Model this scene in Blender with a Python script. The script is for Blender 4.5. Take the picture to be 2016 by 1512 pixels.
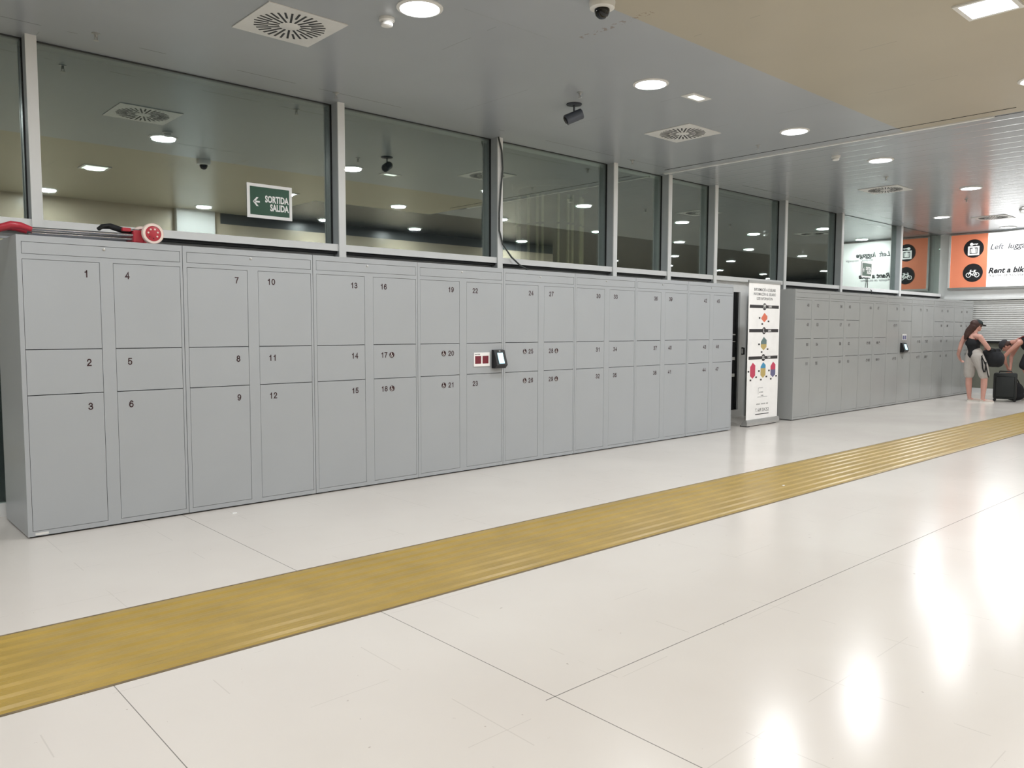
import bpy, bmesh, math, random
from mathutils import Vector, Matrix
random.seed(7)
for o in list(bpy.data.objects): bpy.data.objects.remove(o, do_unlink=True)
S = bpy.context.scene
COL = S.collection
PI = math.pi

# ------------------------------------------------------------ camera, world, exposure
cd = bpy.data.cameras.new('camera'); cam = bpy.data.objects.new('camera', cd); COL.objects.link(cam)
F = Vector((0.67213235, 0.73694689, -0.07174521)); RR = Vector((0.73898544, -0.67371542, 0.0028369)); UU = Vector((0.04624521, 0.05492544, 0.99741896))
m = Matrix.Identity(4)
for i in range(3):
    m[i][0] = RR[i]; m[i][1] = UU[i]; m[i][2] = -F[i]
m[0][3], m[1][3], m[2][3] = -1.11373, -6.09187, 1.44411
cam.matrix_world = m
cd.sensor_width = 36; cd.lens = 1549.08 / 2016 * 36; cd.clip_start = .05; cd.clip_end = 200
S.camera = cam
w = bpy.data.worlds.new('night'); S.world = w; w.use_nodes = True
w.node_tree.nodes['Background'].inputs[0].default_value = (.05, .06, .08, 1)
w.node_tree.nodes['Background'].inputs[1].default_value = .12
S.view_settings.view_transform = 'Standard'; S.view_settings.look = 'None'
S.view_settings.gamma = 1; S.view_settings.use_curve_mapping = False
S.view_settings.exposure = 0.0
HC = 3.6          # ceiling height
YG = .885         # glass plane
YF = .75          # front of the mullions

# ------------------------------------------------------------ materials
def lin(c):
    return tuple(((v/255)/12.92 if v/255 <= .04045 else ((v/255+.055)/1.055)**2.4) for v in c) + (1,)
def mat(name, rgb, rough=.5, metal=0, spec=.5, noise=.04, nscale=6, bump=0, bscale=200, emit=None, estr=0, coat=0, raw=False):
    M = bpy.data.materials.new(name); M.use_nodes = True
    N = M.node_tree.nodes; L = M.node_tree.links; b = N['Principled BSDF']
    c = rgb if raw else lin(rgb)
    if len(c) == 3: c = tuple(c)+(1,)
    b.inputs['Roughness'].default_value = rough; b.inputs['Metallic'].default_value = metal
    b.inputs['Specular IOR Level'].default_value = spec; b.inputs['Coat Weight'].default_value = coat
    tc = N.new('ShaderNodeTexCoord'); nz = N.new('ShaderNodeTexNoise'); nz.inputs['Scale'].default_value = nscale; nz.inputs['Detail'].default_value = 3
    L.new(tc.outputs['Object'], nz.inputs['Vector'])
    rp = N.new('ShaderNodeValToRGB')
    rp.color_ramp.elements[0].position = .3; rp.color_ramp.elements[1].position = .7
    rp.color_ramp.elements[0].color = tuple(v*(1-noise) for v in c[:3])+(1,); rp.color_ramp.elements[1].color = tuple(min(1, v*(1+noise)) for v in c[:3])+(1,)
    L.new(nz.outputs['Fac'], rp.inputs[0]); L.new(rp.outputs[0], b.inputs['Base Color'])
    if bump:
        n2 = N.new('ShaderNodeTexNoise'); n2.inputs['Scale'].default_value = bscale; L.new(tc.outputs['Object'], n2.inputs['Vector'])
        bp = N.new('ShaderNodeBump'); bp.inputs['Strength'].default_value = bump; bp.inputs['Distance'].default_value = .01
        L.new(n2.outputs['Fac'], bp.inputs['Height']); L.new(bp.outputs[0], b.inputs['Normal'])
    if emit:
        b.inputs['Emission Color'].default_value = lin(emit); b.inputs['Emission Strength'].default_value = estr
    return M
def nmath(N, L, op, a, b=None, c=None):
    n = N.new('ShaderNodeMath'); n.operation = op
    for i, v in enumerate((a, b, c)):
        if v is None: continue
        if isinstance(v, (int, float)): n.inputs[i].default_value = v
        else: L.new(v, n.inputs[i])
    return n.outputs[0]

M = {}
M['locker'] = mat('locker_grey_paint', (170, 174, 178), .32, noise=.015, nscale=2)
M['locker_far'] = mat('locker_grey_gloss', (165, 167, 166), .2, noise=.02, nscale=2)
M['gap'] = mat('dark_gap', (22, 23, 25), .8)
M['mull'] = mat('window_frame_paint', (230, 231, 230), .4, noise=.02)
M['black'] = mat('black_plastic', (22, 23, 26), .35)
M['rubber'] = mat('black_rubber', (15, 15, 15), .7)
M['num'] = mat('number_print', (52, 22, 28), .5)
M['num2'] = mat('number_print_dark', (56, 50, 52), .5)
M['white'] = mat('white_plastic', (225, 225, 222), .4)
M['paper'] = mat('white_print', (250, 249, 248), .5)
M['lampwhite'] = mat('lamp_diffuser', (255, 255, 255), .5, emit=(245, 250, 255), estr=24)
M['lampdim'] = mat('lamp_diffuser_dim', (255, 255, 255), .5, emit=(250, 255, 245), estr=2.0)
M['steel'] = mat('chrome', (190, 190, 195), .15, metal=1)
M['alu'] = mat('aluminium', (190, 190, 188), .35, metal=.8)
M['red'] = mat('red_plastic', (178, 48, 62), .35)
M['cream'] = mat('cream_rubber', (235, 215, 205), .6)
M['green'] = mat('sign_green', (10, 74, 50), .3)
M['maroon'] = mat('maroon_print', (120, 38, 52), .5)
M['orange'] = mat('orange_lightbox', (222, 134, 102), .35, emit=(240, 140, 104), estr=.33)
M['signwhite'] = mat('white_lightbox', (245, 245, 243), .35, emit=(255, 255, 255), estr=.62)
M['signdark'] = mat('sign_dark_print', (30, 29, 33), .6)
M['signgrey'] = mat('sign_grey_print', (74, 74, 78), .6)
M['frost'] = mat('beige_panel', (196, 184, 164), .24)
M['dark'] = mat('dark_grey_panel', (84, 86, 88), .3)
M['shutter'] = mat('shutter_metal', (222, 222, 220), .3, metal=0)
M['officewall'] = mat('office_wall_green_grey', (128, 130, 118), .5)
M['screen'] = mat('lit_screen', (200, 235, 245), .3, emit=(195, 235, 245), estr=.75)
M['lensdark'] = mat('smoked_dome', (12, 14, 16), .08)
M['skin'] = mat('skin', (196, 142, 126), .5, noise=.05)
M['skin2'] = mat('skin_pale', (206, 156, 142), .5, noise=.05)
M['hair'] = mat('brown_hair', (64, 40, 34), .6, noise=.2, nscale=60)
M['cloth_black'] = mat('black_fabric', (26, 28, 32), .85, bump=.3, bscale=400)
M['cap_fabric'] = mat('dark_cap_fabric', (44, 52, 52), .85)
M['cap_grey'] = mat('charcoal_cap_fabric', (52, 50, 54), .85)
M['shorts'] = mat('light_grey_fabric', (186, 180, 174), .85, noise=.06, nscale=12)
M['shoe'] = mat('pale_canvas_shoe', (205, 190, 180), .7)
M['sole'] = mat('white_rubber_sole', (225, 222, 215), .6)
M['case'] = mat('suitcase_black_fabric', (30, 35, 35), .6, bump=.2, bscale=300)
M['strapred'] = mat('dark_red_strap', (110, 40, 42), .8)
M['ochre'] = mat('print_ochre', (196, 174, 110), .5)
M['blue'] = mat('print_blue', (70, 150, 190), .5)
M['teal'] = mat('print_slate', (104, 128, 128), .5)
M['violet'] = mat('print_violet', (104, 104, 140), .5)
M['crimson'] = mat('print_crimson', (200, 66, 96), .5)
M['coral'] = mat('print_coral', (226, 120, 92), .5)
M['barblack'] = mat('print_black', (48, 46, 48), .5)
M['cable'] = mat('grey_cable', (70, 74, 72), .5)
M['yellow'] = mat('yellow_tactile_paint', (172, 144, 72), .3, noise=.10, nscale=3, bump=.05, bscale=60)
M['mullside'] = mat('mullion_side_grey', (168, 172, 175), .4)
M['slot'] = mat('vent_slot', (52, 54, 56), .6)
M['dirt'] = mat('dirty_glue_edge', (120, 104, 78), .7, noise=.3, nscale=9)
M['outside'] = mat('outside_paving', (60, 60, 60), .8)
M['column'] = mat('outside_steel_column', (214, 208, 180), .3, metal=.25)
M['colbase'] = mat('outside_column_sheet', (92, 92, 84), .35, metal=.5)
M['camgrey'] = mat('dark_blue_grey_plastic', (58, 62, 70), .45)

def glass_mat():
    m_ = bpy.data.materials.new('reflective_window_glass'); m_.use_nodes = True
    N = m_.node_tree.nodes; L = m_.node_tree.links; N.clear()
    out = N.new('ShaderNodeOutputMaterial'); mix = N.new('ShaderNodeMixShader')
    tr = N.new('ShaderNodeBsdfTransparent'); tr.inputs[0].default_value = (.80, .86, .83, 1)
    gl = N.new('ShaderNodeBsdfGlossy')
    gl.inputs['Color'].default_value = (.84, .91, .88, 1); gl.inputs['Roughness'].default_value = .012
    lw = N.new('ShaderNodeLayerWeight'); lw.inputs[0].default_value = .35
    fac = nmath(N, L, 'MULTIPLY_ADD', lw.outputs['Fresnel'], .34, .37)
    L.new(fac, mix.inputs[0]); L.new(tr.outputs[0], mix.inputs[1]); L.new(gl.outputs[0], mix.inputs[2]); L.new(mix.outputs[0], out.inputs[0])
    return m_
M['glass'] = glass_mat()

def floor_mat():
    m_ = bpy.data.materials.new('polished_white_floor'); m_.use_nodes = True
    N = m_.node_tree.nodes; L = m_.node_tree.links; b = N['Principled BSDF']
    tc = N.new('ShaderNodeTexCoord'); sp = N.new('ShaderNodeSeparateXYZ'); L.new(tc.outputs['Object'], sp.inputs[0])
    X, Y = sp.outputs[0], sp.outputs[1]
    def near(co, c, wd): return nmath(N, L, 'LESS_THAN', nmath(N, L, 'ABSOLUTE', nmath(N, L, 'SUBTRACT', co, c)), wd)
    def gt(co, c): return nmath(N, L, 'GREATER_THAN', co, c)
    def mul(a, b_): return nmath(N, L, 'MULTIPLY', a, b_)
    def mx(a, b_): return nmath(N, L, 'MAXIMUM', a, b_)
    l1 = near(X, 1.03, .0022)
    l2 = mul(near(X, -.225, .0018), nmath(N, L, 'LESS_THAN', Y, -2.7))
    l3 = mul(near(nmath(N, L, 'MULTIPLY_ADD', X, .012, Y), -3.985, .0024), gt(X, .98))
    dark = mx(l1, mx(l2, l3))
    # faint joints of the slab grid, broken up by noise
    nz = N.new('ShaderNodeTexNoise'); nz.inputs['Scale'].default_value = 2.2; L.new(tc.outputs['Object'], nz.inputs['Vector'])
    gx = nmath(N, L, 'LESS_THAN', nmath(N, L, 'ABSOLUTE', nmath(N, L, 'SUBTRACT', nmath(N, L, 'FRACT', nmath(N, L, 'MULTIPLY', nmath(N, L, 'SUBTRACT', X, 1.03), 1.6)), .5)), .004)
    gy = nmath(N, L, 'LESS_THAN', nmath(N, L, 'ABSOLUTE', nmath(N, L, 'SUBTRACT', nmath(N, L, 'FRACT', nmath(N, L, 'MULTIPLY', Y, 1.6)), .5)), .003)
    faint = mul(mx(gx, gy), gt(nz.outputs['Fac'], .54))
    # scuffs: small specks
    n2 = N.new('ShaderNodeTexNoise'); n2.inputs['Scale'].default_value = 26; n2.inputs['Detail'].default_value = 4; L.new(tc.outputs['Object'], n2.inputs['Vector'])
    speck = mul(gt(n2.outputs['Fac'], .735), gt(nz.outputs['Fac'], .45))
    n3 = N.new('ShaderNodeTexNoise'); n3.inputs['Scale'].default_value = .8; n3.inputs['Detail'].default_value = 4; L.new(tc.outputs['Object'], n3.inputs['Vector'])
    rp = N.new('ShaderNodeValToRGB'); L.new(n3.outputs['Fac'], rp.inputs[0])
    rp.color_ramp.elements[0].position = .35; rp.color_ramp.elements[1].position = .7
    rp.color_ramp.elements[0].color = lin((219, 212, 205)); rp.color_ramp.elements[1].color = lin((225, 219, 212))
    def mixc(fac, a, col):
        n = N.new('ShaderNodeMix'); n.data_type = 'RGBA'; L.new(fac, n.inputs[0]); L.new(a, n.inputs[6]); n.inputs[7].default_value = col; return n.outputs[2]
    c = mixc(nmath(N, L, 'MULTIPLY', faint, .16), rp.outputs[0], lin((120, 110, 100)))
    c = mixc(nmath(N, L, 'MULTIPLY', speck, .35), c, lin((120, 100, 85)))
    c = mixc(nmath(N, L, 'MULTIPLY', dark, .8), c, lin((92, 88, 82)))
    L.new(c, b.inputs['Base Color'])
    r = nmath(N, L, 'MULTIPLY_ADD', n3.outputs['Fac'], .05, .175)
    L.new(r, b.inputs['Roughness']); b.inputs['Specular IOR Level'].default_value = .55
    n4 = N.new('ShaderNodeTexNoise'); n4.inputs['Scale'].default_value = 1.6; L.new(tc.outputs['Object'], n4.inputs['Vector'])
    bp = N.new('ShaderNodeBump'); bp.inputs['Strength'].default_value = .05; bp.inputs['Distance'].default_value = .02; L.new(n4.outputs['Fac'], bp.inputs['Height']); L.new(bp.outputs[0], b.inputs['Normal'])
    return m_
M['floor'] = floor_mat()

def ceil_mat(name, rgb, rough, slats=0, stain=False, spec=.5, metal=0):
    m_ = bpy.data.materials.new(name); m_.use_nodes = True
    N = m_.node_tree.nodes; L = m_.node_tree.links; b = N['Principled BSDF']
    tc = N.new('ShaderNodeTexCoord'); sp = N.new('ShaderNodeSeparateXYZ'); L.new(tc.outputs['Object'], sp.inputs[0])
    X, Y = sp.outputs[0], sp.outputs[1]
    nz = N.new('ShaderNodeTexNoise'); nz.inputs['Scale'].default_value = .7; nz.inputs['Detail'].default_value = 3; L.new(tc.outputs['Object'], nz.inputs['Vector'])
    rp = N.new('ShaderNodeValToRGB'); L.new(nz.outputs['Fac'], rp.inputs[0]); c = lin(rgb)
    rp.color_ramp.elements[0].position = .3; rp.color_ramp.elements[1].position = .7
    rp.color_ramp.elements[0].color = tuple(v*.95 for v in c[:3])+(1,); rp.color_ramp.elements[1].color = tuple(v*1.05 for v in c[:3])+(1,)
    colr = rp.outputs[0]
    def band(co, c0, wd): return nmath(N, L, 'LESS_THAN', nmath(N, L, 'ABSOLUTE', nmath(N, L, 'SUBTRACT', co, c0)), wd)
    def mixc(fac, a, col):
        n = N.new('ShaderNodeMix'); n.data_type = 'RGBA'; L.new(fac, n.inputs[0]); L.new(a, n.inputs[6]); n.inputs[7].default_value = col; return n.outputs[2]
    n5 = N.new('ShaderNodeTexNoise'); n5.inputs['Scale'].default_value = 1.1; L.new(tc.outputs['Object'], n5.inputs['Vector'])
    # fine panel joints across the hall, partly closed
    gx = nmath(N, L, 'LESS_THAN', nmath(N, L, 'ABSOLUTE', nmath(N, L, 'SUBTRACT', nmath(N, L, 'FRACT', nmath(N, L, 'MULTIPLY', X, 1/1.2)), .27)), .0028)
    g = nmath(N, L, 'MULTIPLY', gx, nmath(N, L, 'GREATER_THAN', n5.outputs['Fac'], .56))
    sl = nmath(N, L, 'MULTIPLY', band(Y, .5, .006), nmath(N, L, 'GREATER_THAN', n5.outputs['Fac'], .47))
    colr = mixc(nmath(N, L, 'MULTIPLY', g, .35), colr, lin((60, 60, 60)))
    colr = mixc(nmath(N, L, 'MULTIPLY', sl, .6), colr, lin((50, 50, 50)))
    if stain:
        n6 = N.new('ShaderNodeTexNoise'); n6.inputs['Scale'].default_value = 34; n6.inputs['Detail'].default_value = 4; L.new(tc.outputs['Object'], n6.inputs['Vector'])
        reg = nmath(N, L, 'MULTIPLY', band(X, 3.33, .03), band(Y, -2.3, .33))
        st = nmath(N, L, 'MULTIPLY', reg, nmath(N, L, 'GREATER_THAN', n6.outputs['Fac'], .575))
        colr = mixc(nmath(N, L, 'MULTIPLY', st, .6), colr, lin((120, 88, 60)))
    L.new(colr, b.inputs['Base Color'])
    b.inputs['Roughness'].default_value = rough; b.inputs['Specular IOR Level'].default_value = spec; b.inputs['Metallic'].default_value = metal
    if slats:
        wv = nmath(N, L, 'ABSOLUTE', nmath(N, L, 'SUBTRACT', nmath(N, L, 'FRACT', nmath(N, L, 'MULTIPLY', X, 1/slats)), .5))
        s2 = nmath(N, L, 'MINIMUM', nmath(N, L, 'MULTIPLY', wv, 12), 1)
        bp = N.new('ShaderNodeBump'); bp.inputs['Strength'].default_value = .35; bp.inputs['Distance'].default_value = .006
        L.new(s2, bp.inputs['Height']); L.new(bp.outputs[0], b.inputs['Normal'])
    return m_
M['ceil'] = ceil_mat('ceiling_grey_metal_panels', (167, 172, 177), .28, stain=True)
M['ceil2'] = ceil_mat('ceiling_grey_strips', (170, 175, 180), .19, slats=.3)
M['ceilbeige'] = ceil_mat('ceiling_beige_panels', (178, 170, 150), .34, stain=True)
M['ceildark'] = ceil_mat('ceiling_dark_panels', (66, 69, 71), .25)

# ------------------------------------------------------------ mesh helpers
class MB:
    def __init__(s): s.bm = bmesh.new(); s.mats = []
    def mi(s, m):
        if m not in s.mats: s.mats.append(m)
        return s.mats.index(m)
    def _fin(s, vs, m, mx=None):
        if mx is not None: bmesh.ops.transform(s.bm, matrix=mx, verts=vs)
        i = s.mi(m)
        for f in {f for v in vs for f in v.link_faces}: f.material_index = i
        return vs
    def box(s, x0, x1, y0, y1, z0, z1, m='white', mx=None, bev=0):
        r = bmesh.ops.create_cube(s.bm, size=1); vs = r['verts']
        for v in vs: v.co = Vector(((x0+x1)/2+v.co.x*(x1-x0), (y0+y1)/2+v.co.y*(y1-y0), (z0+z1)/2+v.co.z*(z1-z0)))
        if bev:
            es = {e for v in vs for e in v.link_edges}
            r = bmesh.ops.bevel(s.bm, geom=list(es), offset=bev, segments=2, affect='EDGES', profile=.5); vs = list({v for f in r['faces'] for v in f.verts} | {v for v in vs if v.is_valid})
        return s._fin(vs, m, mx)
    def tube(s, pts, r, m='white', n=10, mx=None, caps=True, rot=0):
        pts = [Vector(p) for p in pts]; rs = r if isinstance(r, (list, tuple)) else [r]*len(pts)
        rings = []; up = Vector((0, 0, 1))
        d0 = (pts[1]-pts[0]).normalized()
        if abs(d0.dot(up)) > .95: up = Vector((1, 0, 0))
        a = d0.cross(up).normalized(); vs = []
        for i, p in enumerate(pts):
            d = (pts[min(i+1, len(pts)-1)]-pts[max(i-1, 0)]).normalized()
            a = (a - d*a.dot(d)).normalized(); b = d.cross(a)
            ring = [s.bm.verts.new(p + (a*math.cos(2*PI*k/n+rot)+b*math.sin(2*PI*k/n+rot))*rs[i]) for k in range(n)]
            rings.append(ring); vs += ring
        for i in range(len(rings)-1):
            for k in range(n): s.bm.faces.new((rings[i][k], rings[i][(k+1) % n], rings[i+1][(k+1) % n], rings[i+1][k]))
        if caps: s.bm.faces.new(rings[0][::-1]); s.bm.faces.new(rings[-1])
        return s._fin(vs, m, mx)
    def lathe(s, prof, m='white', n=32, mx=None):       # prof: (r, z) list, axis z
        vs = []; rings = []
        for r, z in prof:
            if r < 1e-6: ring = [s.bm.verts.new((0, 0, z))]
            else: ring = [s.bm.verts.new((r*math.cos(2*PI*k/n), r*math.sin(2*PI*k/n), z)) for k in range(n)]
            rings.append(ring); vs += ring
        for a, b in zip(rings, rings[1:]):
            for k in range(n):
                q = [a[k % len(a)], a[(k+1) % len(a)], b[(k+1) % len(b)], b[k % len(b)]]
                q = list(dict.fromkeys(q))
                if len(q) > 2:
                    try: s.bm.faces.new(q)
                    except ValueError: pass
        return s._fin(vs, m, mx)
    def ell(s, c, r, m='white', mx=None, u=16, v=12):
        rr = bmesh.ops.create_uvsphere(s.bm, u_segments=u, v_segments=v, radius=1); vs = rr['verts']
        t = Matrix.Translation(c) @ (mx if mx is not None else Matrix.Identity(4)) @ Matrix.Diagonal((r[0], r[1], r[2], 1))
        return s._fin(vs, m, t)
    def prism(s, poly, axis, t0, t1, m='white', mx=None):   # poly of 2D points; axis 'y': (x,z) extruded along y ...
        def P(a, b, t): return (a, t, b) if axis == 'y' else ((t, a, b) if axis == 'x' else (a, b, t))
        A = [s.bm.verts.new(P(a, b, t0)) for a, b in poly]; B = [s.bm.verts.new(P(a, b, t1)) for a, b in poly]; n = len(poly)
        s.bm.faces.new(A); s.bm.faces.new(B[::-1])
        for k in range(n): s.bm.faces.new((A[k], B[k], B[(k+1) % n], A[(k+1) % n]))
        return s._fin(A+B, m, mx)
    def build(s, name, parent=None, loc=(0, 0, 0), smooth=False):
        bmesh.ops.recalc_face_normals(s.bm, faces=s.bm.faces)
        me = bpy.data.meshes.new(name); s.bm.to_mesh(me); s.bm.free()
        for k in s.mats: me.materials.append(M[k])
        if smooth:
            for p in me.polygons: p.use_smooth = True
            try: me.set_sharp_from_angle(angle=math.radians(40))
            except Exception: pass
        o = bpy.data.objects.new(name, me); COL.objects.link(o); o.location = loc
        if parent: o.parent = parent
        return o
def tag(o, label, cat, group=None, kind=None):
    if label: o['label'] = label
    if cat: o['category'] = cat
    if group: o['group'] = group
    if kind: o['kind'] = kind
    return o
def thing(name, label, cat, loc=(0, 0, 0), rz=0, group=None):
    o = bpy.data.objects.new(name, None); o.empty_display_size = .1; COL.objects.link(o); o.location = loc; o.rotation_euler = (0, 0, rz)
    return tag(o, label, cat, group)
def struct(o): o['kind'] = 'structure'; return o

_tc = {}
def arc(cx, cy, rx, ry, a0, a1, n=10): return [(cx+rx*math.cos(math.radians(a0+(a1-a0)*k/n)), cy+ry*math.sin(math.radians(a0+(a1-a0)*k/n))) for k in range(n+1)]
# centre lines of the numerals in a unit box
STROKES = {
 '0': [arc(.5, .5, .5, .5, 0, 360, 20)],
 '1': [[(.66, 0), (.66, 1)], [(.66, .93), (.52, .80), (.22, .755)]],
 '2': [arc(.5, .70, .46, .30, 175, -25, 10) + [(.70, .44), (.30, .25), (.04, .0), (1, 0)]],
 '3': [arc(.48, .745, .42, .255, 165, -80, 9) + [(.40, .52)], [(.40, .52)] + arc(.48, .255, .50, .255, 85, -165, 11)],
 '4': [[(.76, 0), (.76, 1), (.0, .28), (1.02, .28)]],
 '5': [[(.92, 1), (.18, 1), (.08, .50)] + arc(.50, .32, .48, .32, 140, -160, 12)],
 '6': [arc(.52, .74, .44, .26, 20, 100, 5) + [(.14, .78), (.0, .42)], arc(.5, .31, .48, .31, 0, 360, 18)],
 '7': [[(0, 1), (1, 1), (.62, .56), (.42, .25), (.34, 0)]],
 '8': [arc(.5, .76, .40, .24, 0, 360, 16), arc(.5, .26, .50, .26, 0, 360, 16)],
 '9': [arc(.48, .26, .44, .26, 200, 280, 5) + [(.86, .22), (1.0, .58)], arc(.5, .69, .48, .31, 0, 360, 18)]}
def text_mesh(s, size, align='LEFT', bold=0, ext=.0006, shear=0):
    key = (s, size, align, bold, ext, shear)
    if key in _tc: return _tc[key]
    if s.isdigit():
        V, Fc, x = [], [], 0; t = .056; W_, H_ = .335, .615
        for c in s:
            for st in STROKES[c]:
                P = [Vector((x+t+a*W_, t+b_*H_)) for a, b_ in st]; closed = (P[0]-P[-1]).length < .001; n = len(P); n0 = len(V)
                for i, p in enumerate(P):
                    d0 = (p-P[i-1]) if i else ((P[0]-P[-2]) if closed else (P[1]-P[0])); d1 = (P[i+1]-p) if i < n-1 else ((P[1]-P[0]) if closed else (P[-1]-P[-2]))
                    d0 = d0.normalized(); d1 = d1.normalized(); nn = Vector((-d0.y-d1.y, d0.x+d1.x)).normalized(); k = t/max(.45, nn.dot(Vector((-d0.y, d0.x))))
                    if not closed and i == 0: p = p - d1*(t if c != '1' else (0 if p.y > .4 else t))
                    if not closed and i == n-1: p = p + d0*t*.9
                    V += [tuple(p+nn*k), tuple(p-nn*k)]
                Fc += [(n0+2*i, n0+2*i+1, n0+2*i+3, n0+2*i+2) for i in range(n-1)]
            x += W_ + 2*t + .085
        x -= .085; off = {'LEFT': 0, 'RIGHT': -x, 'CENTER': -x/2}[align]
        me = bpy.data.meshes.new('text'); me.from_pydata([((a+off)*size, (b_-.363)*size, ext) for a, b_ in V], [], Fc); me.update()
        _tc[key] = me; return me
    c = bpy.data.curves.new('text', 'FONT'); c.body = s; c.size = size; c.align_x = align; c.align_y = 'CENTER'; c.extrude = ext; c.offset = bold*size; c.resolution_u = 3; c.shear = shear
    o = bpy.data.objects.new('text', c); COL.objects.link(o)
    dg = bpy.context.evaluated_depsgraph_get()
    me = bpy.data.meshes.new_from_object(o.evaluated_get(dg)); bpy.data.objects.remove(o, do_unlink=True)
    _tc[key] = me; return me
FRONT = (PI/2, 0, 0); WEST = (PI/2, 0, -PI/2)
def text(name, s, size, loc, m, parent=None, rot=FRONT, align='LEFT', bold=.012, sx=1, ext=.0006, shear=0):
    me = text_mesh(s, size, align, bold, ext, shear).copy(); me.materials.clear(); me.materials.append(M[m])
    o = bpy.data.objects.new(name, me); COL.objects.link(o); o.location = loc; o.rotation_euler = rot; o.scale = (sx, 1, 1)
    if parent: o.parent = parent
    return o

# ------------------------------------------------------------ lights of the room
def lamp(x, y, label, square=False, dim=False, power=20, hall=False, kind_='v'):
    t = thing('ceiling_downlight', label, 'ceiling light', (x, y, HC), 0, 'ceiling downlights')
    b = MB()
    if square:
        b.box(-.17, .17, -.17, -.14, -.012, 0, 'white'); b.box(-.17, .17, .14, .17, -.012, 0, 'white'); b.box(-.17, -.14, -.14, .14, -.012, 0, 'white'); b.box(.14, .17, -.14, .14, -.012, 0, 'white')
        b.build('frame', t)
        b = MB(); b.box(-.14, .14, -.14, .14, -.008, 0, 'lampdim' if dim else 'lampwhite'); b.build('diffuser', t)
    else:
        b.lathe([(.132, 0), (.158, 0), (.158, -.006), (.136, -.014), (.130, -.008)], 'white', mx=Matrix.Identity(4)); b.build('rim', t, smooth=True)
        b = MB(); b.lathe([(0, -.020), (.06, -.018), (.11, -.012), (.131, -.004), (.131, 0)], 'lampdim' if dim else 'lampwhite'); b.build('diffuser', t, smooth=True)
    ld = bpy.data.lights.new('downlight_bulb', 'AREA'); ld.shape = 'DISK'; ld.size = .24; ld.energy = power*(.15 if dim else 1); ld.color = (.97, .99, 1.0); ld.spread = math.radians(180)
    lo = bpy.data.objects.new('bulb', ld); COL.objects.link(lo); lo.parent = t; lo.location = (0, 0, -.025)
    return t
for (x, y, lb) in [(2.12, -1.61, 'round recessed ceiling downlight beside the white smoke detector at the top of the photo'),
                   (4.6, -1.64, 'round ceiling downlight between the black swivel camera and the small rectangular light'),
                   (7.1, -1.67, 'round ceiling downlight just left of the long white ceiling trim, third of the front row'),
                   (9.3, -1.68, 'round ceiling downlight just right of the white ceiling trim, near a smoke detector'),
                   (12.35, -1.77, 'round ceiling downlight above the far square vent, last visible of the front row'),
                   (15.41, -.30, 'small far round downlight close to the window wall before the orange sign'),
                   (18.06, -.69, 'farthest round downlight directly above the white lit wall sign')]:
    lamp(x, y, lb, power=27)
for (x, y) in [(-.38, -1.62), (-2.9, -1.62), (-5.4, -1.62), (-5.4, -4.0)]:  # the two farthest left are added to brighten the end locker side
    lamp(x, y, 'round ceiling downlight (leftmost pair added for brightness) outside the photo above its left edge', power=27)
lamp(4.9, -4.22, 'square ceiling light cut by the top edge of the photo at upper right', square=True, power=27)
for (x, y) in [(2.02, -4.0), (-.4, -4.0), (-2.9, -4.0)]:
    lamp(x, y, 'square ceiling light above the photographer, mirrored in the first window pane', square=True, dim=(x > 1), power=20)
for (x, y) in [(6.96, -4.0), (9.4, -4.0), (12.3, -4.0), (15.36, -4.0), (18.26, -3.8), (21.16, -3.76), (15.2, -1.84)]:
    lamp(x, y, 'round ceiling downlight of the middle row, seen only mirrored in the windows and floor', power=20)
for (x, y) in [(-.5, -6.4), (1.95, -6.4), (4.44, -6.45), (6.9, -6.5), (9.05, -6.45), (12.4, -6.6), (15.5, -6.4), (18.45, -6.4), (21.2, -6.2), (24.4, -8.7), (18.4, -8.7), (21.3, -8.7), (24.3, -6.2), (24.3, -3.8), (27.5, -3.8), (27.5, -6.2), (27.5, -8.7), (21.3, -11.2), (24.4, -11.2), (27.5, -11.2), (17.0, -11.2), (30.2, -6.2), (30.2, -10)]:  # besides the mirrored ones, several are added to light the far hall
    lamp(x, y, 'round ceiling downlight of the rear rows, some mirrored in the windows, others added to light the far hall', power=24 if y > -7 else 14)

# ------------------------------------------------------------ room shell
def slab(name, x0, x1, y0, y1, z0, z1, m):
    b = MB(); b.box(x0, x1, y0, y1, z0, z1, m); return struct(b.build(name))
slab('floor', -9, 32, -13, YG+.04, -.2, 0, 'floor')
slab('ceiling', -9, 8.0, -2.48, YG+.2, HC, HC+.2, 'ceil')
slab('ceiling', 8.0, 32, -4.3, YG+.2, HC, HC+.2, 'ceil2')
slab('ceiling', -9, 5.6, -13, -2.48, HC, HC+.2, 'ceilbeige')
slab('ceiling', 5.6, 8.0, -4.5, -2.48, HC, HC+.2, 'ceilbeige')
slab('ceiling', 5.6, 8.0, -13, -4.5, HC, HC+.2, 'ceildark')
slab('ceiling', 8.0, 32, -13, -4.3, HC, HC+.2, 'ceildark')
slab('wall_left', -9.2, -9, -13, YG+.2, 0, HC+.2, 'frost')
b = MB(); b.box(-9, 5, -7.3, -7.1, 0, HC, 'frost'); b.box(5, 14, -7.3, -7.1, 0, 3.40, 'frost'); b.box(5, 14, -7.3, -7.1, 3.40, HC, 'dark'); b.box(4.15, 4.85, -7.1, -6.98, 0, HC, 'mull'); struct(b.build('wall_back'))
slab('wall_back', 14, 32, -13.2, -13, 0, HC, 'frost')
slab('wall_back', 14, 14.2, -13, -7.5, 0, HC, 'frost')
b = MB(); b.box(32, 32.2, -13, YG, 0, 2.9, 'frost'); b.box(32, 32.2, -13, YG, 2.9, HC, 'dark'); struct(b.build('wall_far'))
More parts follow.
